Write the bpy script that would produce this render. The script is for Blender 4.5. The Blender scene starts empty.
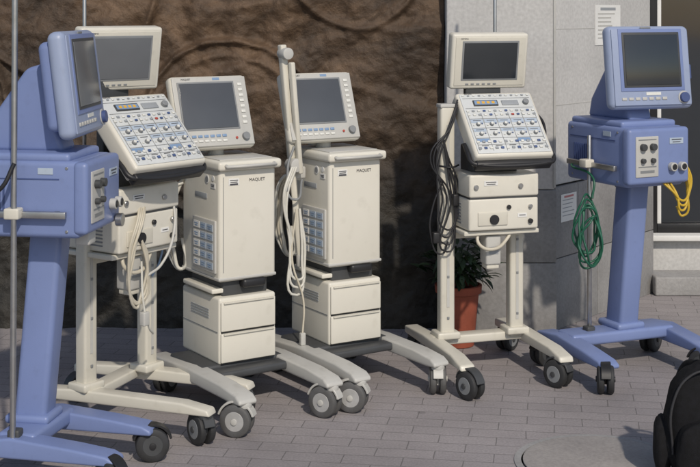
import bpy, bmesh, math, random
from mathutils import Vector, Matrix, noise
random.seed(7)
scene=bpy.context.scene
D=bpy.data
R=math.radians

# ------------------------------------------------------------ materials
def nt(name):
    m=D.materials.new(name); m.use_nodes=True
    n=m.node_tree; b=n.nodes['Principled BSDF']
    return m,n,b
def plastic(name,col,rough=.42,var=.10,scale=9,bump=.0,metal=0,spec=.5,dirt=.25):
    m,n,b=nt(name)
    tc=n.nodes.new('ShaderNodeTexCoord')
    no=n.nodes.new('ShaderNodeTexNoise'); no.inputs['Scale'].default_value=scale; no.inputs['Detail'].default_value=6
    n.links.new(tc.outputs['Object'],no.inputs['Vector'])
    cr=n.nodes.new('ShaderNodeValToRGB')
    c=list(col)
    cr.color_ramp.elements[0].position=.3; cr.color_ramp.elements[1].position=.72
    cr.color_ramp.elements[0].color=(c[0]*(1-var),c[1]*(1-var*1.05),c[2]*(1-var*1.25),1)
    cr.color_ramp.elements[1].color=(min(1,c[0]*(1+var*.4)),min(1,c[1]*(1+var*.4)),min(1,c[2]*(1+var*.4)),1)
    n.links.new(no.outputs['Fac'],cr.inputs['Fac'])
    # fine grime
    n2=n.nodes.new('ShaderNodeTexNoise'); n2.inputs['Scale'].default_value=scale*6; n2.inputs['Detail'].default_value=8
    n.links.new(tc.outputs['Object'],n2.inputs['Vector'])
    mr=n.nodes.new('ShaderNodeMapRange'); mr.inputs[1].default_value=.58; mr.inputs[2].default_value=.8; mr.inputs[3].default_value=0; mr.inputs[4].default_value=dirt
    n.links.new(n2.outputs['Fac'],mr.inputs[0])
    mx=n.nodes.new('ShaderNodeMixRGB'); mx.inputs[2].default_value=(c[0]*.5,c[1]*.47,c[2]*.42,1)
    n.links.new(mr.outputs[0],mx.inputs[0]); n.links.new(cr.outputs[0],mx.inputs[1])
    n.links.new(mx.outputs[0],b.inputs['Base Color'])
    r2=n.nodes.new('ShaderNodeMapRange'); r2.inputs[3].default_value=max(.02,rough-.08); r2.inputs[4].default_value=rough+.12
    n.links.new(no.outputs['Fac'],r2.inputs[0]); n.links.new(r2.outputs[0],b.inputs['Roughness'])
    b.inputs['Metallic'].default_value=metal
    b.inputs['Specular IOR Level'].default_value=spec
    if bump>0:
        bp=n.nodes.new('ShaderNodeBump'); bp.inputs['Strength'].default_value=bump; bp.inputs['Distance'].default_value=.002
        n3=n.nodes.new('ShaderNodeTexNoise'); n3.inputs['Scale'].default_value=400
        n.links.new(tc.outputs['Object'],n3.inputs['Vector']); n.links.new(n3.outputs['Fac'],bp.inputs['Height']); n.links.new(bp.outputs[0],b.inputs['Normal'])
    return m
CREAM=plastic('cream_plastic',(.66,.635,.56),.38,.06,3,.12,dirt=.2)
CREAM2=plastic('cream_paint',(.61,.585,.51),.36,.08,4,.1,dirt=.25)
GREYP=plastic('light_grey_plastic',(.48,.475,.45),.42,.08,5,dirt=.25)
MIDG=plastic('mid_grey_plastic',(.22,.23,.24),.5,.1,8)
DARKG=plastic('dark_grey_plastic',(.055,.058,.062),.5,.15,10)
BLACK=plastic('black_plastic',(.018,.018,.02),.42,.2,10)
RUB=plastic('tyre_rubber',(.030,.031,.034),.65,.3,20,dirt=.5)
TYREG=plastic('grey_tyre',(.10,.10,.103),.6,.25,20,dirt=.5)
HUB=plastic('wheel_hub',(.38,.38,.38),.4,.15,20)
BLUE=plastic('periwinkle_plastic',(.180,.235,.44),.40,.08,4,.12,dirt=.2)
BLUEL=plastic('pale_blue_plastic',(.29,.345,.49),.40,.06,5,.12,dirt=.2)
BLUED=plastic('deep_blue_plastic',(.06,.09,.22),.42,.1,6)
BTNB=plastic('button_blue',(.07,.11,.24),.4,.1,30)
BTNW=plastic('button_white',(.68,.68,.64),.4,.05,30)
BTNG=plastic('button_grey',(.30,.32,.34),.4,.05,30)
BTNR=plastic('button_red',(.42,.07,.05),.4,.05,30)
BTNY=plastic('button_amber',(.65,.38,.06),.4,.05,30)
PANEL=plastic('panel_overlay',(.58,.60,.60),.4,.05,10)
LABB=plastic('label_blue',(.20,.30,.46),.45,.06,30)
LABP=plastic('label_pale_blue',(.40,.47,.56),.45,.06,30)
PAPER=plastic('paper',(.72,.72,.70),.7,.05,10)
INK=plastic('ink',(.06,.06,.07),.7,.1,10)
INKR=plastic('ink_pale_red',(.5,.2,.2),.7,.1,10)
STEEL=plastic('steel',(.50,.50,.50),.36,.1,20,metal=1)
CABLE=plastic('black_cable',(.015,.015,.018),.45,.1,20)
HOSE=plastic('ivory_hose',(.54,.50,.41),.42,.1,20)
HOSEW=plastic('white_hose',(.60,.59,.54),.38,.1,20)
GREEN=plastic('green_hose',(.012,.105,.062),.42,.25,20)
YEL=plastic('yellow_hose',(.56,.37,.03),.40,.15,20)
TERRA=plastic('terracotta',(.30,.075,.042),.75,.25,12,dirt=.5)
SOIL=plastic('soil',(.04,.03,.02),.9,.3,40)
FAB=plastic('black_fabric',(.012,.012,.014),.85,.3,60,.6,spec=.2)
ZIP=plastic('zip_tape',(.03,.03,.034),.6,.2,60)
def screen(name,col,rough):
    m,n,b=nt(name)
    tc=n.nodes.new('ShaderNodeTexCoord'); no=n.nodes.new('ShaderNodeTexNoise'); no.inputs['Scale'].default_value=5
    n.links.new(tc.outputs['Object'],no.inputs['Vector'])
    cr=n.nodes.new('ShaderNodeValToRGB')
    cr.color_ramp.elements[0].color=(*[c*.8 for c in col],1); cr.color_ramp.elements[1].color=(*[c*1.25 for c in col],1)
    n.links.new(no.outputs['Fac'],cr.inputs['Fac']); n.links.new(cr.outputs[0],b.inputs['Base Color'])
    r2=n.nodes.new('ShaderNodeMapRange'); r2.inputs[3].default_value=rough*.7; r2.inputs[4].default_value=rough*1.4
    n.links.new(no.outputs['Fac'],r2.inputs[0]); n.links.new(r2.outputs[0],b.inputs['Roughness'])
    b.inputs['Specular IOR Level'].default_value=.8
    return m
SCRD=screen('screen_dark',(.026,.030,.034),.12)
SCRG=screen('screen_grey',(.075,.079,.085),.18)
SCRL=screen('screen_light',(.13,.138,.148),.22)

# ------------------------------------------------------------ helpers
def empty(name,loc=(0,0,0),rot=(0,0,0),parent=None):
    o=D.objects.new(name,None); o.empty_display_size=.1
    scene.collection.objects.link(o); o.location=loc; o.rotation_euler=rot
    if parent: o.parent=parent
    return o
def fin(name,bm,mat,parent=None,loc=(0,0,0),rot=(0,0,0),smooth=True,ang=35):
    me=D.meshes.new(name); bmesh.ops.recalc_face_normals(bm,faces=bm.faces); bm.to_mesh(me); bm.free()
    if smooth:
        for p in me.polygons: p.use_smooth=True
        try: me.set_sharp_from_angle(angle=R(ang))
        except Exception: pass
    for m in (mat if isinstance(mat,(list,tuple)) else [mat]): me.materials.append(m)
    o=D.objects.new(name,me); scene.collection.objects.link(o)
    o.location=loc; o.rotation_euler=rot
    if parent: o.parent=parent
    return o
def addbox(bm,size,c,bev=0,seg=2,taper=(1,1),shear=(0,0),mi=0):
    r=bmesh.ops.create_cube(bm,size=1); vs=r['verts']
    for v in vs:
        t=v.co.z+.5
        sx=1+(taper[0]-1)*t; sy=1+(taper[1]-1)*t
        v.co=Vector((v.co.x*size[0]*sx+c[0]+shear[0]*t, v.co.y*size[1]*sy+c[1]+shear[1]*t, v.co.z*size[2]+c[2]))
    fs=set(f for v in vs for f in v.link_faces)
    for f in fs: f.material_index=mi
    if bev>0:
        es=list(set(e for v in vs for e in v.link_edges))
        bmesh.ops.bevel(bm,geom=es,offset=bev,segments=seg,profile=.5,affect='EDGES',clamp_overlap=True)
def box(p,name,size,c,mat,bev=.006,seg=3,taper=(1,1),shear=(0,0),rot=(0,0,0)):
    bm=bmesh.new(); addbox(bm,size,(0,0,0),bev,seg,taper,shear)
    return fin(name,bm,mat,p,c,rot)
def boxes(p,name,lst,mat,bev=.0015,seg=2,loc=(0,0,0)):
    bm=bmesh.new()
    for size,c in lst: addbox(bm,size,c,bev,seg)
    return fin(name,bm,mat,p,loc)
def lathe_bm(bm,prof,axis='z',n=28,M=None):
    rings=[]
    for r,h in prof:
        ring=[]
        for i in range(n):
            a=2*math.pi*i/n
            if axis=='z': co=Vector((r*math.cos(a),r*math.sin(a),h))
            elif axis=='x': co=Vector((h,r*math.cos(a),r*math.sin(a)))
            else: co=Vector((r*math.cos(a),h,r*math.sin(a)))
            if M: co=M@co
            ring.append(bm.verts.new(co))
        rings.append(ring)
    for a,b in zip(rings,rings[1:]):
        for i in range(n):
            bm.faces.new((a[i],a[(i+1)%n],b[(i+1)%n],b[i]))
    bm.faces.new(rings[0]); bm.faces.new(rings[-1])
def lathe(p,name,prof,mat,loc=(0,0,0),axis='z',n=28,rot=(0,0,0)):
    bm=bmesh.new(); lathe_bm(bm,prof,axis,n)
    return fin(name,bm,mat,p,loc,rot)
def cyl(p,name,r,l,c,mat,axis='z',bev=.002,n=24,rot=(0,0,0)):
    h=l/2; b=min(bev,r*.4,h*.5)
    return lathe(p,name,[(r-b,-h),(r-b*.3,-h+b*.3),(r,-h+b),(r,h-b),(r-b*.3,h-b*.3),(r-b,h)],mat,c,axis,n,rot)
def discs(p,name,lst,mat,axis='y',n=18):
    bm=bmesh.new()
    for r,l,c in lst:
        b=min(.0015,l*.3)
        lathe_bm(bm,[(r-b,-l/2),(r,-l/2+b),(r,l/2-b),(r-b,l/2)],axis,n,Matrix.Translation(c))
    return fin(name,bm,mat,p)
def prism(p,name,poly,w,mat,loc=(0,0,0),bev=.005,seg=2,rot=(0,0,0)):
    bm=bmesh.new()
    a=[bm.verts.new((-w/2,y,z)) for y,z in poly]; b=[bm.verts.new((w/2,y,z)) for y,z in poly]
    bm.faces.new(a); bm.faces.new(b[::-1])
    n=len(poly)
    for i in range(n): bm.faces.new((a[i],b[i],b[(i+1)%n],a[(i+1)%n]))
    bmesh.ops.recalc_face_normals(bm,faces=bm.faces)
    if bev: bmesh.ops.bevel(bm,geom=[e for e in bm.edges if e.calc_face_angle(0)>R(25)],offset=bev,segments=seg,profile=.5,affect='EDGES',clamp_overlap=True)
    return fin(name,bm,mat,p,loc,rot)
def tube(p,name,pts,r,mat,cyclic=False,poly=False,res=8):
    cu=D.curves.new(name,'CURVE'); cu.dimensions='3D'; cu.bevel_depth=r; cu.bevel_resolution=4; cu.resolution_u=res; cu.use_fill_caps=True
    if poly:
        s=cu.splines.new('POLY'); s.points.add(len(pts)-1)
        for q,c in zip(s.points,pts): q.co=(*c,1)
    else:
        s=cu.splines.new('BEZIER'); s.bezier_points.add(len(pts)-1)
        for q,c in zip(s.bezier_points,pts): q.co=c; q.handle_left_type=q.handle_right_type='AUTO'
    s.use_cyclic_u=cyclic
    cu.materials.append(mat)
    o=D.objects.new(name,cu); scene.collection.objects.link(o)
    if p: o.parent=p
    return o
def text(p,name,s,size,loc,rot,mat):
    cu=D.curves.new(name,'FONT'); cu.body=s; cu.size=size; cu.extrude=.0003; cu.align_x='CENTER'; cu.align_y='CENTER'
    cu.materials.append(mat)
    o=D.objects.new(name,cu); scene.collection.objects.link(o); o.parent=p; o.location=loc; o.rotation_euler=rot
    return o

def castor(p,name,x,y,sw,r=.056,body=GREYP,tyre=TYREG,hub=HUB,ztop=.145,w=.026):
    e=empty(name,(x,y,0),(0,0,R(sw)),p)
    tr=.028
    for sx in (-1,1):
        cx=sx*(w*.5+.006)
        lathe(e,'tyre',[(r*.62,-w/2),(r*.86,-w/2),(r*.96,-w*.36),(r,-w*.12),(r,w*.12),(r*.96,w*.36),(r*.86,w/2),(r*.62,w/2)],tyre,(cx,tr,r),'x',32)
        lathe(e,'hub',[(r*.2,-w*.5-.002),(r*.58,-w*.5-.001),(r*.64,-w*.42),(r*.64,w*.42),(r*.58,w*.5+.001),(r*.2,w*.5+.002)],hub,(cx,tr,r),'x',28)
        cyl(e,'hub_cap',r*.2,.006,(cx+sx*(w*.5+.003),tr,r),body,'x',.001,16)
    poly=[]
    ro,ri=r+.012,r+.004
    for i in range(13):
        a=R(15+i*12.5); poly.append((tr+ro*math.cos(a),r+ro*math.sin(a)))
    for i in range(12,-1,-1):
        a=R(15+i*12.5); poly.append((tr+ri*math.cos(a),r+ri*math.sin(a)))
    prism(e,'hood',poly,w*1.5,body,bev=.0015,seg=1)
    box(e,'fork',(.010,.05,r*1.1),(0,tr-.008,r*1.25),body,.003)
    cyl(e,'axle',.006,w*2.4,(0,tr,r),STEEL,'x',.001,12)
    cyl(e,'swivel_cap',.026,.022,(0,0,ztop-.012),body,'z',.004,20)
    return e

# ------------------------------------------------------------ cabinet type ventilator
def cabinet_vent(name,loc,yaw,base_yaw,arm=False):
    E=empty(name,loc,(0,0,R(yaw)))
    W,Dp=.245,.315
    B=empty('wheeled_base',(0,0,0),(0,0,R(base_yaw-yaw)),E)
    for sx in (-1,1):
        x=sx*.185-.02
        prism(B,'base_leg',[(.20,.118),(.20,.150),(-.10,.166),(-.36,.160),(-.47,.148),(-.50,.132),(-.50,.116),(-.44,.112),(-.1,.116)],.075,GREYP,(x,0,0),.009,3)
        castor(B,'front_castor',x,-.475,random.choice([-35,25,150,40]),.058,GREYP,TYREG,HUB,.125)
        castor(B,'rear_castor',x,.165,random.choice([-60,70,100]),.052,GREYP,RUB,MIDG,.125)
    box(B,'cross_plate',(.36,.26,.034),(-.02,-.02,.150),DARKG,.01)
    box(B,'front_cross_member',(.31,.07,.03),(-.02,-.19,.142),DARKG,.01)
    box(E,'drawer_carcass',(W,Dp,.250),(0,0,.290),CREAM,.010,4)
    box(E,'drawer_front_lower',(W-.012,.012,.110),(0,-Dp/2-.003,.227),CREAM,.004)
    box(E,'drawer_front_upper',(W-.012,.012,.110),(0,-Dp/2-.003,.345),CREAM,.004)
    boxes(E,'drawer_gap',[((W-.016,.003,.005),(0,-Dp/2-.0012,.286)),((W-.016,.003,.004),(0,-Dp/2-.0012,.169))],BLACK,0)
    boxes(E,'drawer_grip',[((W-.03,.008,.006),(0,-Dp/2-.012,.397)),((W-.03,.008,.006),(0,-Dp/2-.012,.279))],CREAM2,.002)
    boxes(E,'drawer_side_seam',[((.0025,Dp-.02,.003),(-W/2-.0005,0,.286))],MIDG,0)
    box(E,'recess',(W-.05,Dp-.05,.08),(0.005,.005,.450),DARKG,.01)
    box(E,'side_shelf',(.05,Dp*.8,.018),(-W/2+.012,0,.436),CREAM,.005)
    box(E,'recess_grip',(.10,.05,.035),(0.03,-Dp/2+.02,.460),BLACK,.012)
    box(E,'main_body',(W,Dp,.425),(0,0,.686),CREAM,.013,4)
    box(E,'lower_trim',(W+.004,Dp+.004,.012),(0,0,.485),GREYP,.004)
    box(E,'lid',(W+.028,Dp+.04,.036),(0.004,0,.912),CREAM,.012,4)
    box(E,'lid_gap',(W-.006,Dp-.006,.008),(0,0,.895),DARKG,.001)
    box(E,'lid_tray',(W-.02,Dp-.04,.004),(0.004,0,.932),GREYP,.001)
    tube(E,'front_rail',[(-W/2+.02,-Dp/2-.02,.914),(-W/2+.02,-Dp/2-.035,.911),(W/2-.02,-Dp/2-.035,.911),(W/2-.02,-Dp/2-.02,.914)],.007,GREYP,poly=True)
    text(E,'front_lettering','MAQUET',.017,(.04,-Dp/2-.0012,.853),(R(90),0,0),INK)
    boxes(E,'asset_label',[((.045,.0015,.026),(-.06,-Dp/2-.0008,.85))],PAPER,0)
    boxes(E,'asset_label_print',[((.034,.001,.003),(-.06,-Dp/2-.0020,.856)),((.03,.001,.003),(-.06,-Dp/2-.0020,.849)),((.034,.001,.006),(-.06,-Dp/2-.0020,.841))],INK,0)
    boxes(E,'panel_seam',[((.002,.002,.36),(-W/2+.018,-Dp/2-.0003,.69))],MIDG,0)
    xs=-W/2-.001
    discs(E,'round_sticker',[(.017,.002,(xs,-.06,.855)),(.011,.002,(xs,-.11,.862))],PAPER,'x')
    discs(E,'round_sticker_print',[(.012,.002,(xs-.001,-.06,.855))],MIDG,'x')
    boxes(E,'safety_stickers',[((.002,.034,.020),(xs,-.11,.835))],PAPER,0)
    boxes(E,'sticker_print',[((.001,.024,.003),(xs-.0015,-.11,.838)),((.001,.02,.003),(xs-.0015,-.11,.832))],INK,0)
    boxes(E,'side_handle_recess',[((.003,.10,.020),(xs,-.01,.79))],BTNG,.001)
    box(E,'gas_panel_frame',(.010,.19,.20),(xs-.003,-.045,.605),GREYP,.004)
    lb=[];lw=[];lg=[]
    for r in range(5):
        for c in range(3):
            cc=(xs-.0095,-.045-.056+c*.056,.532+r*.036)
            (lb if c<2 else lw).append(((.002,.048,.025),cc))
            lg.append(((.001,.03,.003),(xs-.0110,cc[1],cc[2]+.004))); lg.append(((.001,.024,.003),(xs-.0110,cc[1],cc[2]-.004)))
    boxes(E,'gas_labels_blue',lb,LABP,0); boxes(E,'gas_labels_white',lw,PAPER,0); boxes(E,'label_print',lg,LABB,0)
    boxes(E,'side_vents',[((.003,.15,.003),(xs,0,.33+i*.010)) for i in range(4)],BTNG,0)
    cyl(E,'monitor_pivot',.032,.06,(-.03,.05,.955),GREYP,'z',.006)
    box(E,'monitor_neck',(.09,.05,.12),(-.04,.075,1.0),GREYP,.012)
    H=empty('monitor_head',(-.063,.03,1.098),(R(-19),0,0),E)
    w,h=.335,.292
    box(H,'housing_back',(w*.82,.06,h*.8),(0,.045,0),GREYP,.02,4)
    box(H,'housing',(w,.048,h),(0,0,0),CREAM,.018,5)
    box(H,'bezel',(w-.016,.006,h-.016),(0,-.0245,0),GREYP,.003)
    box(H,'screen_surround',(.246,.004,.194),(-.018,-.0282,.022),MIDG,.002)
    box(H,'screen',(.232,.003,.180),(-.018,-.0306,.022),SCRG,.001)
    boxes(H,'soft_keys',[((.018,.004,.011),(.130,-.029,.105-i*.022)) for i in range(8)],BTNW,.001)
    boxes(H,'lower_keys',[((.018,.004,.010),(-.125+i*.026,-.029,-.098)) for i in range(7)],LABB,.001)
    boxes(H,'lower_keys_white',[((.018,.004,.008),(-.125+i*.026,-.029,-.117)) for i in range(7)],BTNW,.001)
    discs(H,'rotary_knob',[(.015,.016,(.122,-.034,-.106))],MIDG)
    discs(H,'status_lamp',[(.005,.006,(.083,-.030,-.110))],BTNR)
    text(H,'monitor_lettering','MAQUET',.010,(-.10,-.0285,.130),(R(90),0,0),INK)
    boxes(H,'monitor_sticker',[((.03,.001,.010),(.03,-.0280,.130))],LABB,0)
    tube(E,'monitor_cable',[(-.05,.10,1.02),(-.08,.16,.97),(-.06,.175,.89),(-.03,.17,.8)],.005,CABLE)
    for k in range(3):
        dx=k*.014
        tube(E,'breathing_hose',[(-.10-dx,.14,.86-k*.02),(-.14-dx,.15,.80),(-.165-dx,.16,.68),(-.16,.155+dx,.55-k*.015),(-.13,.14,.48),(-.125,.15,.60)],.007,HOSEW if k!=1 else HOSE)
    if arm:
        A=empty('support_arm',(-.205,.0,0),(0,0,0),E)
        box(A,'arm_clamp',(.07,.05,.05),(.03,.02,.84),GREYP,.008)
        def bar(nm,a,b,t,m):
            a=Vector(a);b=Vector(b);d=b-a
            q=d.to_track_quat('Z','Y').to_euler()
            box(A,nm,(t,t*.8,d.length),tuple((a+b)/2),m,.006,3,rot=tuple(q))
        bar('upper_arm',(-.045,.0,1.36),(.0,.0,.90),.034,CREAM2)
        bar('fore_arm',(-.02,-.035,1.29),(.022,-.03,.84),.026,CREAM2)
        bar('lower_arm',(.002,.0,.86),(.03,-.02,.50),.030,CREAM2)
        cyl(A,'arm_joint',.024,.06,(-.038,-.015,1.325),GREYP,'y',.004)
        cyl(A,'arm_joint',.028,.06,(.003,-.012,.875),GREYP,'y',.004)
        cyl(A,'arm_tip',.018,.05,(.03,-.02,.49),GREYP,'z',.004)
        for k in range(3):
            s=random.uniform(-.012,.012)
            tube(A,'patient_hose',[(0-.01*k,-.04,.87),(-.045-.012*k,-.05+s,.76),(-.04+.01*k+s,-.05,.58),(-.005*k,-.06,.42-.03*k),(.03+s,-.05,.5),(.02,-.03,.7)],.0052,HOSEW)
        tube(A,'probe_lead',[(0,-.04,.7),(-.03,-.06,.5),(.01,-.08,.34),(.0,-.09,.20)],.004,HOSE)
        box(A,'probe_plug',(.022,.02,.05),(.0,-.09,.19),GREYP,.004)
        tube(A,'grey_lead',[(0,-.02,.95),(-.04,-.04,.86),(-.01,-.05,.74),(.02,-.05,.82)],.005,MIDG)
    return E

# ------------------------------------------------------------ twin-post ventilator with tilted control desk
def desk_vent(name,loc,yaw,base_yaw,xo=0,post_h=1.10,leg=.40,hoses='black',pole_x=.15,head_yaw=0,dz=0,desk_dy=0,head_dy=0,ddx=0):
    E=empty(name,loc,(0,0,R(yaw)))
    B=empty('wheeled_base',(0,0,0),(0,0,R(base_yaw-yaw)),E)
    hw=.165 if hoses!='black' else .21
    for sx in (-1,1):
        x=sx*hw
        prism(B,'base_leg',[(.27,.108),(.27,.140),(.05,.152),(-leg+.08,.146),(-leg-.02,.130),(-leg-.03,.108)],.062,CREAM2,(x,0,0),.007,3)
        castor(B,'front_castor',x,-leg,random.choice([-35,25,150,200]),.055,DARKG,RUB,MIDG,.118)
        castor(B,'rear_castor',x,.24,random.choice([-60,70,100]),.050,DARKG,RUB,MIDG,.118)
    box(B,'cross_beam',(hw*2+.02,.07,.036),(0,.02,.134),CREAM2,.007)
    px=.155
    box(E,'left_post',(.062,.052,post_h-.13),(-px,0,(post_h+.13)/2),CREAM2,.010,4)
    box(E,'right_post',(.062,.052,.62),(px,0,.44),CREAM2,.010,4)
    boxes(E,'post_foot',[((.10,.09,.03),(-px,0,.158)),((.10,.09,.03),(px,0,.158))],CREAM2,.008,3)
    boxes(E,'post_slot',[((.012,.003,post_h-.35),(-px,-.0265,post_h/2+.1)),((.012,.003,.35),(px,-.0265,.38))],GREYP,0)
    boxes(E,'post_bolts',[((.010,.004,.010),(s*px,-.0285,z)) for s in (-1,1) for z in (.23,.40,.54)],MIDG,.001)
    box(E,'left_post_cap',(.066,.056,.016),(-px,0,post_h+.004),GREYP,.004)
    U=empty('upper_unit',(0,0,dz),(0,0,0),E)
    box(U,'shelf',(.33,.24,.018),(xo,-.03,.594),CREAM2,.004)
    box(U,'patient_unit',(.305,.26,.130),(xo,-.04,.672),CREAM,.009,4)
    box(U,'patient_unit_upper',(.305,.27,.092),(xo,-.04,.788),CREAM,.009,4)
    boxes(U,'unit_seam',[((.298,.258,.006),(xo,-.04,.739))],DARKG,0)
    yf=-.04-.13
    box(U,'connector_plate',(.13,.006,.055),(xo-.05,yf-.002,.655),CREAM2,.003)
    discs(U,'socket_ring',[(.020,.010,(xo-.045,yf-.007,.652)),(.009,.010,(xo+.02,yf-.005,.70)),(.010,.012,(xo+.115,yf-.006,.64))],BLACK)
    discs(U,'lock_knob',[(.010,.012,(xo+.07,yf-.008,.785)),(.010,.012,(xo-.125,yf-.008,.785)),(.008,.012,(xo+.115,yf-.006,.70))],STEEL)
    boxes(U,'unit_label',[((.06,.002,.020),(xo-.06,yf-.006,.80)),((.04,.002,.016),(xo+.08,yf-.001,.665))],PAPER,0)
    boxes(U,'unit_label_print',[((.045,.001,.003),(xo-.06,yf-.0075,.804)),((.038,.001,.003),(xo-.06,yf-.0075,.796)),((.028,.001,.003),(xo+.08,yf-.0025,.665))],INK,0)
    boxes(U,'side_vents',[((.003,.12,.005),(xo-.1535,-.03,.63+i*.013)) for i in range(7)],MIDG,0)
    boxes(U,'side_vents_right',[((.003,.12,.005),(xo+.1535,-.03,.63+i*.013)) for i in range(7)],MIDG,0)
    box(U,'filter_box',(.066,.07,.12),(xo-.03,-.10,.520),GREYP,.008)
    box(U,'filter_box_cap',(.055,.055,.02),(xo-.03,-.10,.452),CREAM2,.005)
    boxes(U,'filter_print',[((.04,.002,.03),(xo-.03,-.1360,.52))],BTNG,0)
    tube(U,'inspiratory_hose',[(xo-.10,-.13,.60),(xo-.10,-.15,.55),(xo-.04,-.16,.53),(xo+.03,-.14,.57),(xo+.05,-.13,.60)],.007,HOSE)
    box(U,'shelf_bracket',(.30,.05,.03),(0,0,.57),CREAM2,.004)
    box(U,'desk_support',(.20,.14,.12),(xo,-.01+desk_dy*.6,.88),DARKG,.01)
    P=empty('control_desk',(xo+.03+ddx,-.10+desk_dy,1.030),(R(-44),0,R(head_yaw*.3)),U)
    w,h=.345,.335
    box(P,'desk_housing',(w,.075,h),(0,.03,0),CREAM,.014,4)
    box(P,'desk_face',(w-.026,.004,h-.026),(0,-.0085,0),PANEL,.002)
    yf=-.0115
    lines=[]
    for i in range(6): lines.append(((.0016,.001,h-.14),(-.15+i*.06,yf,-.045)))
    for z in (.130,.078,.022,-.026,-.078,-.112): lines.append(((w-.044,.001,.0016),(0,yf,z)))
    boxes(P,'section_lines',lines,MIDG,0)
    fill=[];pale=[]
    for i in range(5):
        xx=-.12+i*.06
        pale.append(((.054,.001,.018),(xx,yf+.0002,.010)))
        if i!=1: pale.append(((.054,.001,.016),(xx,yf+.0002,-.037)))
        if i in (0,3): fill.append(((.054,.001,.016),(xx,yf+.0002,-.089)))
    boxes(P,'section_fill',fill,LABB,0); boxes(P,'section_fill_pale',pale,LABP,0)
    box(P,'desk_display',(.11,.006,.030),(-.055,yf-.001,.104),DARKG,.002)
    boxes(P,'desk_display_window',[((.10,.001,.020),(-.055,yf-.0045,.104))],LABB,0)
    boxes(P,'desk_display_digits',[((.013,.001,.012),(-.088+i*.022,yf-.0052,.104)) for i in range(4)],BTNY,0)
    box(P,'desk_display_right',(.075,.005,.026),(.055,yf-.001,.104),BTNG,.002)
    kn=[(-.12+i*.06,z) for i in range(5) for z in (-.008,-.058)]
    discs(P,'knob',[(.0088,.010,(a,yf-.004,z)) for a,z in kn]+[(.013,.014,(.125,yf-.006,.104))],MIDG)
    discs(P,'knob_cap',[(.0062,.003,(a,yf-.010,z)) for a,z in kn],BTNW)
    bb=[];bw=[];br=[];bg=[]
    for i in range(13):
        xx=-.146+i*.0243
        (bb,bw,bg,bw)[(i*5+1)%4].append(((.012,.004,.008),(xx,yf-.002,.062)))
        (bw,bg,bb,bw,br if i==8 else bw)[(i*3)%5].append(((.012,.004,.008),(xx,yf-.002,.042)))
        (bw,bb,bw,bg)[(i*7)%4].append(((.013,.004,.010),(xx,yf-.002,-.098)))
        (bg,bw,bb)[(i*2)%3].append(((.013,.004,.010),(xx,yf-.002,-.130)))
        (bw,bg)[i%2].append(((.010,.003,.006),(xx,yf-.002,.144)))
    for a,z in kn:
        bb.append(((.007,.003,.005),(a+.019,yf-.0015,z+.004))); bw.append(((.007,.003,.005),(a-.019,yf-.0015,z-.004)))
    boxes(P,'keys_dark',bb,BTNB,.001); boxes(P,'keys_white',bw,BTNW,.001); boxes(P,'keys_grey',bg,BTNG,.001)
    if br: boxes(P,'keys_red',br,BTNR,.001)
    pr=[]
    for i in range(5):
        for z in (.012,-.036): pr.append(((.034,.0008,.002),(-.12+i*.06,yf-.0012,z)))
        pr.append(((.03,.0008,.002),(-.12+i*.06,yf-.0008,-.117)))
    boxes(P,'desk_print',pr,INK,0)
    text(P,'desk_lettering','SIEMENS',.009,(-.12,yf-.001,.154),(R(90),0,0),INK)
    zz=-h/2-.006
    tube(P,'bumper_rail',[(-w/2-.004,.05,-.06),(-w/2-.010,.035,-.12),(-w/2-.006,.03,zz+.004),(-w/2+.03,.028,zz-.010),(w/2-.03,.028,zz-.010),(w/2+.006,.03,zz+.004),(w/2+.010,.035,-.12),(w/2+.004,.05,-.06)],.009,BLACK)
    box(P,'bumper_skirt',(w-.01,.045,.03),(0,.04,zz-.002),BLACK,.008)
    tube(P,'desk_cable',[(w/2,.05,.10),(w/2+.025,.05,.08),(w/2+.03,.05,.0),(w/2+.01,.06,-.05)],.006,CABLE)
    box(U,'screen_bracket',(.16,.03,.10),(xo+.0,.06+head_dy,1.17),DARKG,.006)
    box(U,'screen_column',(.10,.04,.30),(xo,.065+head_dy,1.0),DARKG,.006)
    H=empty('monitor_head',(xo+.018,.045+head_dy,1.288),(R(9),0,R(head_yaw)),U)
    mw,mh=.345,.235
    box(H,'housing',(mw,.055,mh),(0,0,0),CREAM,.012,4)
    box(H,'housing_back',(mw*.85,.06,mh*.8),(0,.05,0),GREYP,.015,4)
    box(H,'bezel',(mw-.03,.005,mh-.03),(0,-.028,0),CREAM2,.002)
    box(H,'screen_surround',(.256,.004,.168),(0,-.0305,.004),MIDG,.002)
    box(H,'screen',(.24,.003,.152),(0,-.0330,.004),SCRL if hoses!='black' else SCRD,.001)
    boxes(H,'screen_keys',[((.014,.003,.006),(-.10+i*.025,-.031,-.095)) for i in range(6)],MIDG,.0005)
    text(H,'monitor_lettering','SIEMENS',.009,(-.12,-.0308,.097),(R(90),0,0),INK)
    cyl(E,'drip_pole',.0075,1.0,(xo+pole_x,.12,1.30),STEEL,'z',.002,14)
    box(E,'pole_clamp',(.04,.05,.04),(xo+pole_x,.11,.84),DARKG,.005)
    if hoses=='black':
        x=-px
        for k in range(4):
            s=random.uniform(-.012,.012)
            tube(E,'power_cable',[(x+.04,-.03,1.13-k*.01),(x+.005+s,-.045,1.02),(x-.045-k*.014,-.05,.90+s),(x-.055+k*.018,-.055,.74),(x-.02+s,-.06,.60-k*.03),(x+.02,-.055,.63),(x+.035-k*.012,-.05,.78),(x-.01,-.05,.90-k*.02),(x-.03,-.045,.98)],.0038,CABLE)
        tube(E,'power_cable_tail',[(x-.03,-.05,.80),(x-.075,-.05,.70),(x-.085,-.05,.58),(x-.04,-.05,.50),(x-.01,-.05,.55)],.0038,CABLE)
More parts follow.
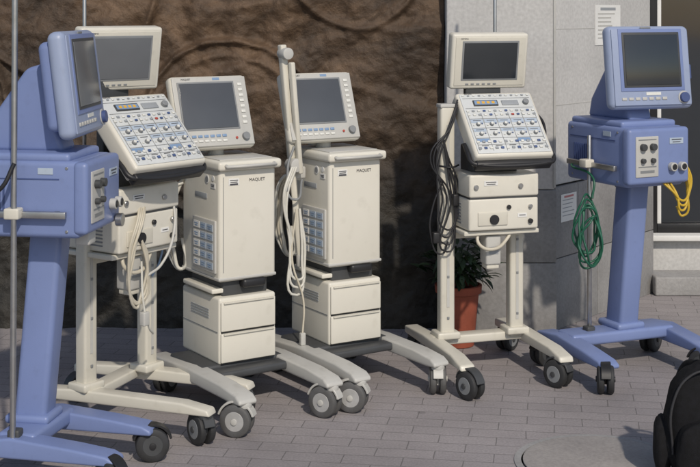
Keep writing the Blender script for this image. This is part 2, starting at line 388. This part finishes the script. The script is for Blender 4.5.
        box(E,'power_plug',(.03,.03,.045),(x-.065,-.055,.57),BLACK,.006)
        box(E,'power_plug',(.025,.025,.05),(x+.02,-.055,.72),BLACK,.006)
        tube(E,'cable_tie',[(x-.045,-.03,.86),(x,-.06,.855),(x+.045,-.03,.86)],.004,CABLE)
    else:
        for k in range(4):
            s=random.uniform(-.015,.015)
            tube(E,'breathing_hose',[(-.02+s,-.15,.82),(-.06-.01*k,-.19,.76),(-.12+s,-.19,.64),(-.11+.012*k,-.17,.50-.02*k),(-.05+s,-.17,.46),(-.03,-.18,.56+.02*k),(-.06,-.18,.68)],.0050,HOSE)
        tube(E,'sample_line',[(-.04,-.16,.60),(-.05,-.18,.45),(-.02,-.18,.36),(.02,-.16,.33)],.004,HOSEW)
        box(E,'line_plug',(.03,.025,.05),(-.05,-.185,.40),GREYP,.005)
        tube(E,'grey_lead',[(.13,-.15,.83),(.10,-.19,.70),(.03,-.19,.58),(-.03,-.18,.55)],.005,GREYP)
        tube(E,'blue_lead',[(.17,-.02,.80),(.20,-.04,.7),(.18,-.04,.55),(.15,-.03,.5)],.004,LABB)
    return E

# ------------------------------------------------------------ blue ventilator
def blue_vent(name,loc,yaw,base_yaw,bx=-.04,right=False,fr=-.30):
    E=empty(name,loc,(0,0,R(yaw)))
    B=empty('wheeled_base',(0,0,0),(0,0,R(base_yaw-yaw)),E)
    hw=.25 if right else .15
    for sx in (-1,1):
        x=sx*hw+bx
        prism(B,'base_leg',[(.16,.095),(.16,.140),(.0,.160),(fr+.1,.140),(fr-.01,.126),(fr-.04,.112),(fr-.04,.095)],.085,BLUE,(x,0,0),.012,4)
        castor(B,'front_castor',x,fr,random.choice([-35,30,150,205]),.056,BLACK,RUB,DARKG,.112)
        castor(B,'rear_castor',x,.13,random.choice([-60,70,100]),.056,BLACK,RUB,DARKG,.112)
    box(B,'cross_beam',(hw*2,.13,.05),(bx,0.0,.138),BLUE,.014,4)
    box(E,'column',(.098,.11,.64),(0,0.02,.46),BLUE,.018,4,taper=(1.05,1.0),shear=(0.02,-.05))
    box(E,'column_foot',(.14,.15,.03),(0,.02,.172),BLUE,.012)
    W,Dp=.30,.41 if right else .39
    box(E,'body',(W,Dp,.245),(0,0,.900),BLUE,.018,5)
    box(E,'body_top',(W-.02,Dp-.06,.03),(0,.01,1.030),BLUE,.012,4)
    box(E,'body_front',(W+.012,.05,.230),(0,-Dp/2+.0,.905),BLUE,.016,4)
    boxes(E,'body_seam',[((W+.003,Dp-.10,.004),(0,.02,.965))],BLUED,0)
    yf=-Dp/2-.026
    box(E,'gauge_panel',(.115,.006,.165),(-.065,yf,.905),GREYP,.004)
    discs(E,'regulator_knob',[(.014,.020,(-.09,yf-.011,.945)),(.014,.020,(-.04,yf-.011,.945)),(.010,.016,(-.09,yf-.010,.89)),(.010,.016,(-.04,yf-.010,.89))],DARKG)
    boxes(E,'gauge_print',[((.09,.002,.004),(-.065,yf-.0035,.975)),((.09,.002,.004),(-.065,yf-.0035,.865)),((.07,.002,.010),(-.065,yf-.0035,.845))],MIDG,0)
    discs(E,'outlet_port',[(.018,.022,(.06,yf-.010,.86)),(.018,.022,(.110,yf-.010,.86))],GREYP)
    discs(E,'outlet_bore',[(.012,.004,(.06,yf-.022,.86)),(.012,.004,(.110,yf-.022,.86))],BLACK)
    boxes(E,'front_label',[((.07,.003,.024),(.085,yf,.965))],LABP,0)
    boxes(E,'front_label_print',[((.05,.001,.004),(.085,yf-.002,.97)),((.04,.001,.003),(.085,yf-.002,.96))],INK,0)
    xs=-W/2-.001
    boxes(E,'side_vents',[((.003,.006,.07),(xs,.06+i*.014,.90)) for i in range(7)],BLUED,0)
    boxes(E,'side_label',[((.002,.05,.02),(xs,-.08,.99))],LABP,0)
    box(E,'side_rail',(.018,Dp*.8,.022),(xs-.02,0,.855),STEEL,.003)
    boxes(E,'side_rail_mounts',[((.022,.02,.02),(xs-.01,-.12,.855)),((.022,.02,.02),(xs-.01,.12,.855))],DARKG,.002)
    discs(E,'screws',[(.005,.003,(xs,y,z)) for y in (-.15,.16) for z in (.80,1.0)],STEEL,'x')
    prism(E,'display_support',[(.19,1.04),(.17,1.12),(.03,1.31),(-.04,1.33),(-.06,1.15),(-.09,1.075),(-.10,1.04)],.12,BLUE,(0.01,0,0),.016,4)
    H=empty('monitor_head',(.03,-.115,1.260),(R(-7),0,R(-6 if right else 6)),E)
    w,h=.395,.345
    box(H,'housing_back',(w*.86,.06,h*.84),(0,.04,.0),BLUE,.025,5)
    box(H,'housing',(w,.06,h),(0,0,0),BLUEL,.026,6)
    box(H,'bezel',(w-.03,.006,h-.03),(0,-.0300,0),BLUEL,.0025)
    box(H,'bezel_frame',(.305,.005,.258),(0,-.0335,.030),BLUE,.002)
    box(H,'screen_surround',(.275,.004,.228),(0,-.0362,.030),DARKG,.002)
    box(H,'screen',(.255,.003,.208),(0,-.0388,.030),SCRD if right else SCRL,.001)
    boxes(H,'lower_keys',[((.022,.005,.012),(-.14+i*.032,-.034,-.130)) for i in range(7)],GREYP,.0015)
    boxes(H,'alarm_lamps',[((.05,.004,.007),(-.02,-.034,.163))],MIDG,.001)
    boxes(H,'nameplate',[((.07,.002,.012),(-.0,-.0335,-.110))],BTNW,0)
    discs(H,'rotary_knob',[(.021,.018,(.145,-.040,-.128))],BLUED)
    discs(H,'rotary_knob_ring',[(.027,.004,(.145,-.034,-.128))],GREYP)
    boxes(H,'side_bolt',[((.012,.05,.06),(w/2,.01,-.02))],BLUED,.004)
    x=-W/2-.045
    if right:
        cyl(E,'drip_pole',.009,.86,(x+.03,.02,.545),STEEL,'z',.002,16)
    else:
        tube(E,'drip_pole',[(x-.0,.01,.12),(x,.0,2.0)],.0095,STEEL,poly=True)
        tube(E,'hose_loop',[(x-.01,.0,1.02),(x-.03,.04,.94),(x-.02,.10,.92),(x-.01,.11,1.0)],.007,CABLE)
    box(E,'pole_clamp',(.045,.05,.035),(x+.01,.012,.86),CREAM2,.006)
    box(E,'pole_foot_clamp',(.04,.04,.04),(x+.02,.01,.16),DARKG,.006)
    if right:
        for k in range(7):
            rx=.050+.010*math.sin(k*2.1); rz=.112+.016*math.cos(k*1.7)
            cx=x-.03+.008*math.sin(k*3); cz=.61-.010*k
            pts=[(cx+rx*math.sin(a)*(1-.25*math.cos(a))+.006*math.sin(2*a+k*1.3),-.035-.008*k+.012*math.sin(3*a+k),cz+rz*math.cos(a)+.008*math.sin(2*a+k)) for a in [i*2*math.pi/12 for i in range(12)]]
            tube(E,'oxygen_hose_coil',pts,.0044,GREEN,cyclic=True)
        tube(E,'oxygen_hose_tail',[(x,-.04,.72),(x+.02,-.02,.80),(x+.01,.12,.84),(.0,.21,.86)],.005,GREEN)
        for k in range(3):
            s=random.uniform(-.015,.015)
            tube(E,'air_hose',[(.03+.02*k,-.20,.80),(.06+.01*k,-.24+s,.76-.01*k),(.10+s,-.25,.72-.02*k),(.14,-.24,.74+s),(.18+.01*k,-.18,.82),(.20,-.05,.90),(.17,.05,.92)],.0050,YEL)
        tube(E,'air_hose_tail',[(.18,-.16,.84),(.195,-.17,.74),(.18,-.16,.64),(.155,-.15,.68)],.0050,YEL)
        tube(E,'mains_lead',[(.02,.12,.77),(.10,.10,.66),(.09,.06,.5),(.05,.05,.40)],.005,CABLE)
    else:
        discs(E,'pressure_gauge',[(.022,.022,(.11,yf-.014,.80))],STEEL)
        box(E,'hose_block',(.06,.05,.05),(-.05,-Dp/2+.02,.770),GREYP,.008)
    return E

blue_vent('medical_ventilator',(-1.018,4.27,0),81,77,bx=-.02,fr=-.31)
desk_vent('medical_ventilator.001',(-.855,4.78,0),55,70,xo=-.01,post_h=.9,leg=.44,hoses='ivory',pole_x=-.04,head_yaw=-14,dz=.035,desk_dy=-.055,head_dy=-.035,ddx=-.01)
cabinet_vent('medical_ventilator.002',(-.475,5.08,0),33,35)
cabinet_vent('medical_ventilator.003',(-.060,5.36,0),31,34,arm=True)
desk_vent('medical_ventilator.004',(.545,5.43,0),17,17,xo=.032,post_h=1.10,leg=.35,hoses='black',pole_x=.085)
blue_vent('medical_ventilator.005',(1.160,5.50,0),26,22,bx=-.04,right=True)

# ------------------------------------------------------------ ground
def mat_paving():
    m,n,b=nt('paving')
    L=n.links
    tc=n.nodes.new('ShaderNodeTexCoord'); mp=n.nodes.new('ShaderNodeMapping'); mp.inputs['Rotation'].default_value=(0,0,R(9))
    L.new(tc.outputs['Object'],mp.inputs['Vector'])
    no=n.nodes.new('ShaderNodeTexNoise'); no.inputs['Scale'].default_value=6
    L.new(tc.outputs['Object'],no.inputs['Vector'])
    mm=n.nodes.new('ShaderNodeMixRGB'); mm.blend_type='ADD'; mm.inputs[0].default_value=.010
    L.new(mp.outputs[0],mm.inputs[1]); L.new(no.outputs['Color'],mm.inputs[2])
    br=n.nodes.new('ShaderNodeTexBrick'); br.offset=.5
    br.inputs['Scale'].default_value=1; br.inputs['Brick Width'].default_value=.20; br.inputs['Row Height'].default_value=.085
    br.inputs['Mortar Size'].default_value=.0026; br.inputs['Mortar Smooth'].default_value=.6; br.inputs['Bias'].default_value=-.1
    br.inputs['Color1'].default_value=(.325,.298,.298,1); br.inputs['Color2'].default_value=(.288,.265,.268,1); br.inputs['Mortar'].default_value=(.175,.162,.160,1)
    L.new(mm.outputs[0],br.inputs['Vector'])
    n1=n.nodes.new('ShaderNodeTexNoise'); n1.inputs['Scale'].default_value=1.3; n1.inputs['Detail'].default_value=8; n1.inputs['Roughness'].default_value=.65
    L.new(tc.outputs['Object'],n1.inputs['Vector'])
    r1=n.nodes.new('ShaderNodeMapRange'); r1.inputs[1].default_value=.3; r1.inputs[2].default_value=.7; r1.inputs[3].default_value=.74; r1.inputs[4].default_value=1.12
    L.new(n1.outputs['Fac'],r1.inputs[0])
    n2=n.nodes.new('ShaderNodeTexNoise'); n2.inputs['Scale'].default_value=120; n2.inputs['Detail'].default_value=4
    L.new(tc.outputs['Object'],n2.inputs['Vector'])
    r2=n.nodes.new('ShaderNodeMapRange'); r2.inputs[1].default_value=.3; r2.inputs[2].default_value=.7; r2.inputs[3].default_value=.84; r2.inputs[4].default_value=1.12
    L.new(n2.outputs['Fac'],r2.inputs[0])
    mu=n.nodes.new('ShaderNodeMath'); mu.operation='MULTIPLY'; L.new(r1.outputs[0],mu.inputs[0]); L.new(r2.outputs[0],mu.inputs[1])
    mx=n.nodes.new('ShaderNodeMixRGB'); mx.blend_type='MULTIPLY'; mx.inputs[0].default_value=1
    L.new(br.outputs['Color'],mx.inputs[1]); L.new(mu.outputs[0],mx.inputs[2])
    vo=n.nodes.new('ShaderNodeTexVoronoi'); vo.inputs['Scale'].default_value=3.2; L.new(tc.outputs['Object'],vo.inputs['Vector'])
    rv=n.nodes.new('ShaderNodeMapRange'); rv.inputs[1].default_value=.035; rv.inputs[2].default_value=.06; rv.inputs[3].default_value=.4; rv.inputs[4].default_value=0
    L.new(vo.outputs['Distance'],rv.inputs[0])
    m3=n.nodes.new('ShaderNodeMixRGB'); m3.inputs[2].default_value=(.07,.065,.065,1); L.new(rv.outputs[0],m3.inputs[0]); L.new(mx.outputs[0],m3.inputs[1])
    L.new(m3.outputs[0],b.inputs['Base Color'])
    b.inputs['Roughness'].default_value=.72
    bp=n.nodes.new('ShaderNodeBump'); bp.inputs['Strength'].default_value=.4; bp.inputs['Distance'].default_value=.003
    sb=n.nodes.new('ShaderNodeMath'); sb.operation='MULTIPLY_ADD'; sb.inputs[1].default_value=-1; 
    L.new(br.outputs['Fac'],sb.inputs[0]); 
    sc=n.nodes.new('ShaderNodeMath'); sc.operation='MULTIPLY'; sc.inputs[1].default_value=.35; L.new(n2.outputs['Fac'],sc.inputs[0]); L.new(sc.outputs[0],sb.inputs[2])
    L.new(sb.outputs[0],bp.inputs['Height']); L.new(bp.outputs[0],b.inputs['Normal'])
    return m
bm=bmesh.new(); bmesh.ops.create_grid(bm,x_segments=2,y_segments=2,size=60); fin('pavement',bm,mat_paving(),smooth=False)

def mat_rough(name,c1,c2,scale=6,bump=.4,rough=.8,fine=90,fd=.004):
    m,n,b=nt(name); L=n.links
    tc=n.nodes.new('ShaderNodeTexCoord')
    no=n.nodes.new('ShaderNodeTexNoise'); no.inputs['Scale'].default_value=scale; no.inputs['Detail'].default_value=9; no.inputs['Roughness'].default_value=.65
    L.new(tc.outputs['Object'],no.inputs['Vector'])
    cr=n.nodes.new('ShaderNodeValToRGB'); cr.color_ramp.elements[0].position=.32; cr.color_ramp.elements[1].position=.68
    cr.color_ramp.elements[0].color=(*c1,1); cr.color_ramp.elements[1].color=(*c2,1)
    L.new(no.outputs['Fac'],cr.inputs['Fac'])
    n2=n.nodes.new('ShaderNodeTexNoise'); n2.inputs['Scale'].default_value=fine; n2.inputs['Detail'].default_value=4
    L.new(tc.outputs['Object'],n2.inputs['Vector'])
    r=n.nodes.new('ShaderNodeMapRange'); r.inputs[1].default_value=.3; r.inputs[2].default_value=.7; r.inputs[3].default_value=.88; r.inputs[4].default_value=1.08
    L.new(n2.outputs['Fac'],r.inputs[0])
    mx=n.nodes.new('ShaderNodeMixRGB'); mx.blend_type='MULTIPLY'; mx.inputs[0].default_value=1
    L.new(cr.outputs[0],mx.inputs[1]); L.new(r.outputs[0],mx.inputs[2]); L.new(mx.outputs[0],b.inputs['Base Color'])
    b.inputs['Roughness'].default_value=rough
    bp=n.nodes.new('ShaderNodeBump'); bp.inputs['Strength'].default_value=bump; bp.inputs['Distance'].default_value=fd
    L.new(n2.outputs['Fac'],bp.inputs['Height']); L.new(bp.outputs[0],b.inputs['Normal'])
    return m
CONC=mat_rough('manhole_concrete',(.28,.26,.25),(.37,.345,.325),3,.4)
PLAS=mat_rough('pale_plaster',(.46,.455,.445),(.56,.555,.54),1.6,.15,fine=60,fd=.002)
STONE=mat_rough('grey_stone',(.20,.195,.192),(.29,.285,.28),3,.35,fine=70,fd=.003)
STONEL=mat_rough('grey_tile',(.26,.255,.25),(.35,.345,.34),3,.3,fine=90)
M=empty('manhole_cover',(.83,4.30,0))
lathe(M,'rim',[(.285,.0),(.285,.003),(.262,.004),(.262,.0)],STONEL,(0,0,.001),'z',64)
lathe(M,'cover',[(.256,.0),(.256,.006),(.252,.007)],CONC,(0,0,.001),'z',64)

# ------------------------------------------------------------ relief mural wall
def mat_bronze():
    m,n,b=nt('mural_bronze'); L=n.links
    tc=n.nodes.new('ShaderNodeTexCoord')
    no=n.nodes.new('ShaderNodeTexNoise'); no.inputs['Scale'].default_value=1.9; no.inputs['Detail'].default_value=12; no.inputs['Roughness'].default_value=.74; no.inputs['Distortion'].default_value=.7
    L.new(tc.outputs['Object'],no.inputs['Vector'])
    cr=n.nodes.new('ShaderNodeValToRGB'); e=cr.color_ramp.elements
    e[0].position=.33; e[0].color=(.032,.022,.015,1); e[1].position=.70; e[1].color=(.20,.125,.072,1)
    x=cr.color_ramp.elements.new(.5); x.color=(.085,.053,.031,1)
    L.new(no.outputs['Fac'],cr.inputs['Fac'])
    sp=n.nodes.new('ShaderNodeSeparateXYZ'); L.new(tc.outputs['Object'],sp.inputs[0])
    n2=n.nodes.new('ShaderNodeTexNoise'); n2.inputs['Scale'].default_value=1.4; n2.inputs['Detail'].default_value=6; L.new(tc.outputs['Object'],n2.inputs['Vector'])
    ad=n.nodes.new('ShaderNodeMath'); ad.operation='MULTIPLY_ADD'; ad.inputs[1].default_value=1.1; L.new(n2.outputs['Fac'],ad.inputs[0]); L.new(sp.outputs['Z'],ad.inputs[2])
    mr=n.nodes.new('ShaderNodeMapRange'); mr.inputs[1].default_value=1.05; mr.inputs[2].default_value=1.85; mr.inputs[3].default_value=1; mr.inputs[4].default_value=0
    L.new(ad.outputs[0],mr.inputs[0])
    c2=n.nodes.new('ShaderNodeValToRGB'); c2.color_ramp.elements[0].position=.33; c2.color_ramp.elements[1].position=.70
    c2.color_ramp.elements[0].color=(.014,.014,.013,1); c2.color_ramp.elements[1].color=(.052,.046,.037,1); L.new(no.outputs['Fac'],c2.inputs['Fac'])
    mx=n.nodes.new('ShaderNodeMixRGB'); L.new(mr.outputs[0],mx.inputs[0]); L.new(cr.outputs[0],mx.inputs[1]); L.new(c2.outputs[0],mx.inputs[2])  # brown bronze blends into a darker, greyer ramp towards the bottom
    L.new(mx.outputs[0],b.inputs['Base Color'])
    b.inputs['Roughness'].default_value=.58; b.inputs['Metallic'].default_value=.15
    n3=n.nodes.new('ShaderNodeTexNoise'); n3.inputs['Scale'].default_value=22; n3.inputs['Detail'].default_value=10; n3.inputs['Roughness'].default_value=.68; L.new(tc.outputs['Object'],n3.inputs['Vector'])
    bp=n.nodes.new('ShaderNodeBump'); bp.inputs['Strength'].default_value=.85; bp.inputs['Distance'].default_value=.014
    L.new(n3.outputs['Fac'],bp.inputs['Height']); L.new(bp.outputs[0],b.inputs['Normal'])
    return m
def gauss(d,s): return math.exp(-(d/s)**2)
def sig(t): return 1/(1+math.exp(min(50,max(-50,t))))
def relief(x,z):
    h=.055*noise.fractal(Vector((x*1.3,z*1.3,3.1)),.9,2.0,7)
    q=x+.03*noise.noise(Vector((x*2,z*2,9))); p=z+.03*noise.noise(Vector((x*2,z*2,5)))
    for (cx,cz,r,a) in ((-.55,.92,.42,.036),(-.55,.92,.35,.016),(-1.35,1.62,.45,.035),(-2.2,1.0,.6,.04),(.02,1.76,.34,.022)):
        d=math.hypot(q-cx,p-cz)-r
        h+=a*gauss(d,.016)+a*.6*sig(d*110)
    d=math.hypot(q+.55,p-.92)
    if d>.42:
        an=math.atan2(p-.92,q+.55); h+=.012*math.sin(an*18)*math.exp(-(d-.42)*2.0)
    for f,a in ((1.25+.20*math.sin(q*1.9+.9),.030),(1.05+.12*math.sin(q*3.1+2),.020),(1.62+.10*math.sin(q*2.6+.2),.024)):
        d=p-f; h+=a*sig(d*130)*math.exp(-max(0,-d)*5)
    h+=.016*abs(math.sin(q*13+2.2*math.sin(p*2.1)))*sig((q+1.05)*9)
    h+=.014*noise.fractal(Vector((x*8,z*8,0)),.9,2.0,4)
    return h
W=empty('relief_mural_wall',(0,0,0))
NX,NZ=520,300
x0,x1,z0,z1=-3.6,.44,0,2.5
vs=[];fs=[]
for j in range(NZ+1):
    for i in range(NX+1):
        x=x0+(x1-x0)*i/NX; z=z0+(z1-z0)*j/NZ
        vs.append((x,6.13-relief(x,z),z))
for j in range(NZ):
    for i in range(NX):
        a=j*(NX+1)+i; fs.append((a,a+1,a+NX+2,a+NX+1))
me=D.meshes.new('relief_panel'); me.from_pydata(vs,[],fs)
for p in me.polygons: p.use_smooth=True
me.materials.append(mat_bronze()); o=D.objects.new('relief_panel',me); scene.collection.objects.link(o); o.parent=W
box(W,'wall_core',(4.2,.3,3.4),(-1.6,6.42,1.7),STONE,.005)

# ------------------------------------------------------------ pillar + side wall + door
Pz=empty('plastered_pillar',(0,0,0))
box(Pz,'shaft',(.50,.40,2.9),(.695,6.20,2.12),PLAS,.008)
boxes(Pz,'stone_plinth',[((.515,.415,.332),(.695,6.20,.166)),((.515,.415,.332),(.695,6.20,.502))],STONE,.003)
box(Pz,'corner_bead',(.012,.012,2.4),(.944,6.001,1.88),GREYP,.002)
ang=math.atan2(.82,.65); L=math.hypot(.82,.65)
Sw=empty('side_wall',(.95,6.09,0),(0,0,ang))
box(Sw,'plaster',(L,.2,2.6),(L/2,.105,1.975),PLAS,.004)
bl=[]
for r in range(2):
    xx=0; cuts=[.42,.42,.30] if r==0 else [.22,.45,.45]
    for wd in cuts:
        wd=min(wd,L-xx)
        if wd>.02: bl.append(((wd-.003,.03,.332),(xx+wd/2,0,.166+r*.336)))
        xx+=wd
boxes(Sw,'stone_slabs',bl,STONE,.003)
box(Sw,'stone_core',(L-.004,.2,.66),(L/2,.105,.33),STONEL,0)
boxes(Sw,'plaster_joints',[((L,.002,.003),(L/2,.0048,1.05+i*.36)) for i in range(4)],GREYP,0)
def poster(name,s,z,w,h,rows,inkm,hdr):
    e=empty(name,(.95+math.cos(ang)*s-.0,6.09+math.sin(ang)*s,z),(0,0,ang))
    oy=-.018 if z<.66 else .003
    boxes(e,'sheet',[((w,.002,h),(0,oy,0))],PAPER,0)
    l=[]
    for i in range(rows):
        ww=w*random.uniform(.5,.8); l.append(((ww,.001,h*.03),(-w*.4+ww/2,oy-.0015,h*.28-i*h*.7/rows)))
    boxes(e,'print',l,inkm,0); boxes(e,'heading',[((w*.6,.001,h*.07),(0,oy-.0015,h*.40))],hdr,0)
poster('notice_poster',.56,1.425,.27,.20,7,GREYP,BTNG)
poster('notice_poster.001',.12,.565,.15,.13,5,BTNG,INKR)
DW=empty('glass_door',(1.60,7.0,0))
FR=plastic('black_frame',(.012,.012,.014),.35,.2,10)
GL=screen('door_glass',(.012,.016,.022),.06)
box(DW,'step',(2.4,.5,.10),(1.2,.06,.05),STONEL,.01)
box(DW,'low_wall',(2.4,.2,.26),(1.2,.1,.135),PLAS,.006)
box(DW,'sill',(2.4,.26,.03),(1.2,.07,.28),PAPER,.004)
boxes(DW,'frame',[((.05,.07,2.4),(.035,.06,1.495)),((.05,.07,2.4),(.75,.06,1.495)),((.05,.07,2.4),(1.5,.06,1.495)),((.665,.07,.05),(.3925,.06,.32)),((.70,.07,.05),(1.125,.06,.32))],FR,.004)
box(DW,'white_jamb',(.022,.05,2.4),(.074,.062,1.5),PAPER,.003)
box(DW,'glass',(1.4,.01,2.4),(.77,.09,1.5),GL,0)
box(DW,'room_back',(2.4,.1,3.2),(1.2,.9,1.6),DARKG,0)
box(DW,'lintel',(2.4,.2,.6),(1.2,.12,3.0),PLAS,.004)

# ------------------------------------------------------------ potted plant
PP=empty('potted_plant',(.485,5.82,0))
lathe(PP,'pot',[(.065,0),(.07,.004),(.092,.235),(.104,.24),(.106,.272),(.096,.275),(.088,.245),(.05,.24)],TERRA,(0,0,0),'z',36)
lathe(PP,'soil',[(.085,.240),(.085,.246)],SOIL,(0,0,0),'z',24)
m,n,b=nt('leaf'); 
oi=n.nodes.new('ShaderNodeTexCoord'); nn=n.nodes.new('ShaderNodeTexNoise'); nn.inputs['Scale'].default_value=14; n.links.new(oi.outputs['Object'],nn.inputs['Vector'])
cr=n.nodes.new('ShaderNodeValToRGB'); cr.color_ramp.elements[0].position=.35; cr.color_ramp.elements[1].position=.65
cr.color_ramp.elements[0].color=(.010,.022,.009,1); cr.color_ramp.elements[1].color=(.036,.066,.024,1)
n.links.new(nn.outputs['Fac'],cr.inputs['Fac']); n.links.new(cr.outputs[0],b.inputs['Base Color']); b.inputs['Roughness'].default_value=.5
LEAF=m
bm=bmesh.new()
for k in range(190):
    a=random.uniform(0,2*math.pi); el=random.uniform(.0,1.4); rr=random.uniform(.04,.165)
    base=Vector((math.cos(a)*math.cos(el)*rr*.95,math.sin(a)*math.cos(el)*rr*.7,.29+math.sin(el)*rr*1.25))
    d=Vector((math.cos(a)*random.uniform(.5,1),math.sin(a)*random.uniform(.5,1),random.uniform(-.5,.6))).normalized()
    s=d.cross(Vector((random.uniform(-.3,.3),random.uniform(-.3,.3),1))).normalized(); up=s.cross(d)
    l=random.uniform(.045,.09); w=l*.22
    prev=None
    for i in range(5):
        t=i/4; ww=w*math.sin(math.pi*min(.97,t*.9+.06)); c=base+d*l*t-up*l*.35*t*t
        row=[bm.verts.new(c-s*ww+up*ww*.3),bm.verts.new(c),bm.verts.new(c+s*ww+up*ww*.3)]
        if prev:
            bm.faces.new((prev[0],prev[1],row[1],row[0])); bm.faces.new((prev[1],prev[2],row[2],row[1]))
        prev=row
fin('leaves',bm,LEAF,PP)
for k in range(12):
    a=k*2.4; tube(PP,'stem',[(0,0,.24),(math.cos(a)*.03,math.sin(a)*.03,.33),(math.cos(a)*.09,math.sin(a)*.08,.38+.02*(k%4))],.003,LEAF)

# ------------------------------------------------------------ backpack
BP=empty('backpack',(1.165,4.14,0),(0,0,R(-12)))
def blob(name,size,c,mat,pw=3.0,taper=.8,n=40):
    bm=bmesh.new(); bmesh.ops.create_uvsphere(bm,u_segments=n,v_segments=n//2+4,radius=1)
    for v in bm.verts:
        x,y,z=v.co
        f=lambda t,p:math.copysign(abs(t)**(2/p),t)
        th=math.asin(max(-1,min(1,z))); ph=math.atan2(y,x)
        X=f(math.cos(th),pw)*f(math.cos(ph),pw); Y=f(math.cos(th),pw)*f(math.sin(ph),pw); Z=f(math.sin(th),pw)
        tp=1-(1-taper)*max(0,Z)
        w=1+.07*noise.noise(Vector((X*2+c[0],Y*2,Z*2+c[2])))+.03*noise.noise(Vector((X*6+c[0],Y*6,Z*5+c[2])))
        v.co=Vector((X*size[0]/2*tp*w,Y*size[1]/2*tp*w,Z*size[2]/2*w))
    return fin(name,bm,mat,BP,c,ang=80)
blob('main_compartment',(.33,.19,.38),(0,0,.19),FAB,3.2,.74)
blob('front_pocket',(.25,.09,.20),(0,-.10,.12),FAB,3.4,.9)
blob('side_pocket',(.06,.12,.18),(-.165,0,.11),FAB,3,.9)
tube(BP,'zip',[(-.135,-.075,.10),(-.135,-.078,.26),(-.08,-.07,.35),(0,-.065,.368),(.08,-.07,.35),(.135,-.078,.26),(.135,-.075,.10)],.004,ZIP)
tube(BP,'carry_handle',[(-.04,.03,.365),(-.035,.03,.40),(.035,.03,.40),(.04,.03,.365)],.008,FAB)
for sx in (-1,1):
    tube(BP,'shoulder_strap',[(sx*.05,.08,.35),(sx*.09,.15,.32),(sx*.12,.17,.20),(sx*.12,.13,.06),(sx*.13,.08,.03)],.013,FAB)

# ------------------------------------------------------------ camera
cam=D.cameras.new('camera'); co=D.objects.new('camera',cam); scene.collection.objects.link(co)
co.location=(0,0,1.5); co.rotation_euler=(R(90),0,0)
cam.sensor_width=36; cam.lens=36*1300/700; cam.shift_y=-223.5/700; cam.clip_end=300
scene.camera=co
# ------------------------------------------------------------ light
el,az=R(40),R(163)   # sun behind the camera, slightly to the right
w=D.worlds.new('World'); scene.world=w; w.use_nodes=True
sk=w.node_tree.nodes.new('ShaderNodeTexSky'); sk.sky_type='NISHITA'; sk.sun_disc=False; sk.sun_elevation=el; sk.sun_rotation=az
bg=w.node_tree.nodes['Background']; bg.inputs['Strength'].default_value=.10
w.node_tree.links.new(sk.outputs[0],bg.inputs[0])
ld=D.lights.new('sun','SUN'); ld.energy=2.75; ld.angle=R(1.5); ld.color=(1,.91,.79)
lo=D.objects.new('sun',ld); scene.collection.objects.link(lo)
sd=Vector((math.sin(az)*math.cos(el),math.cos(az)*math.cos(el),math.sin(el)))
lo.rotation_euler=sd.to_track_quat('Z','Y').to_euler(); lo.location=sd*20
scene.view_settings.view_transform='Standard'
try: scene.view_settings.look='None'
except Exception: pass
scene.view_settings.exposure=0
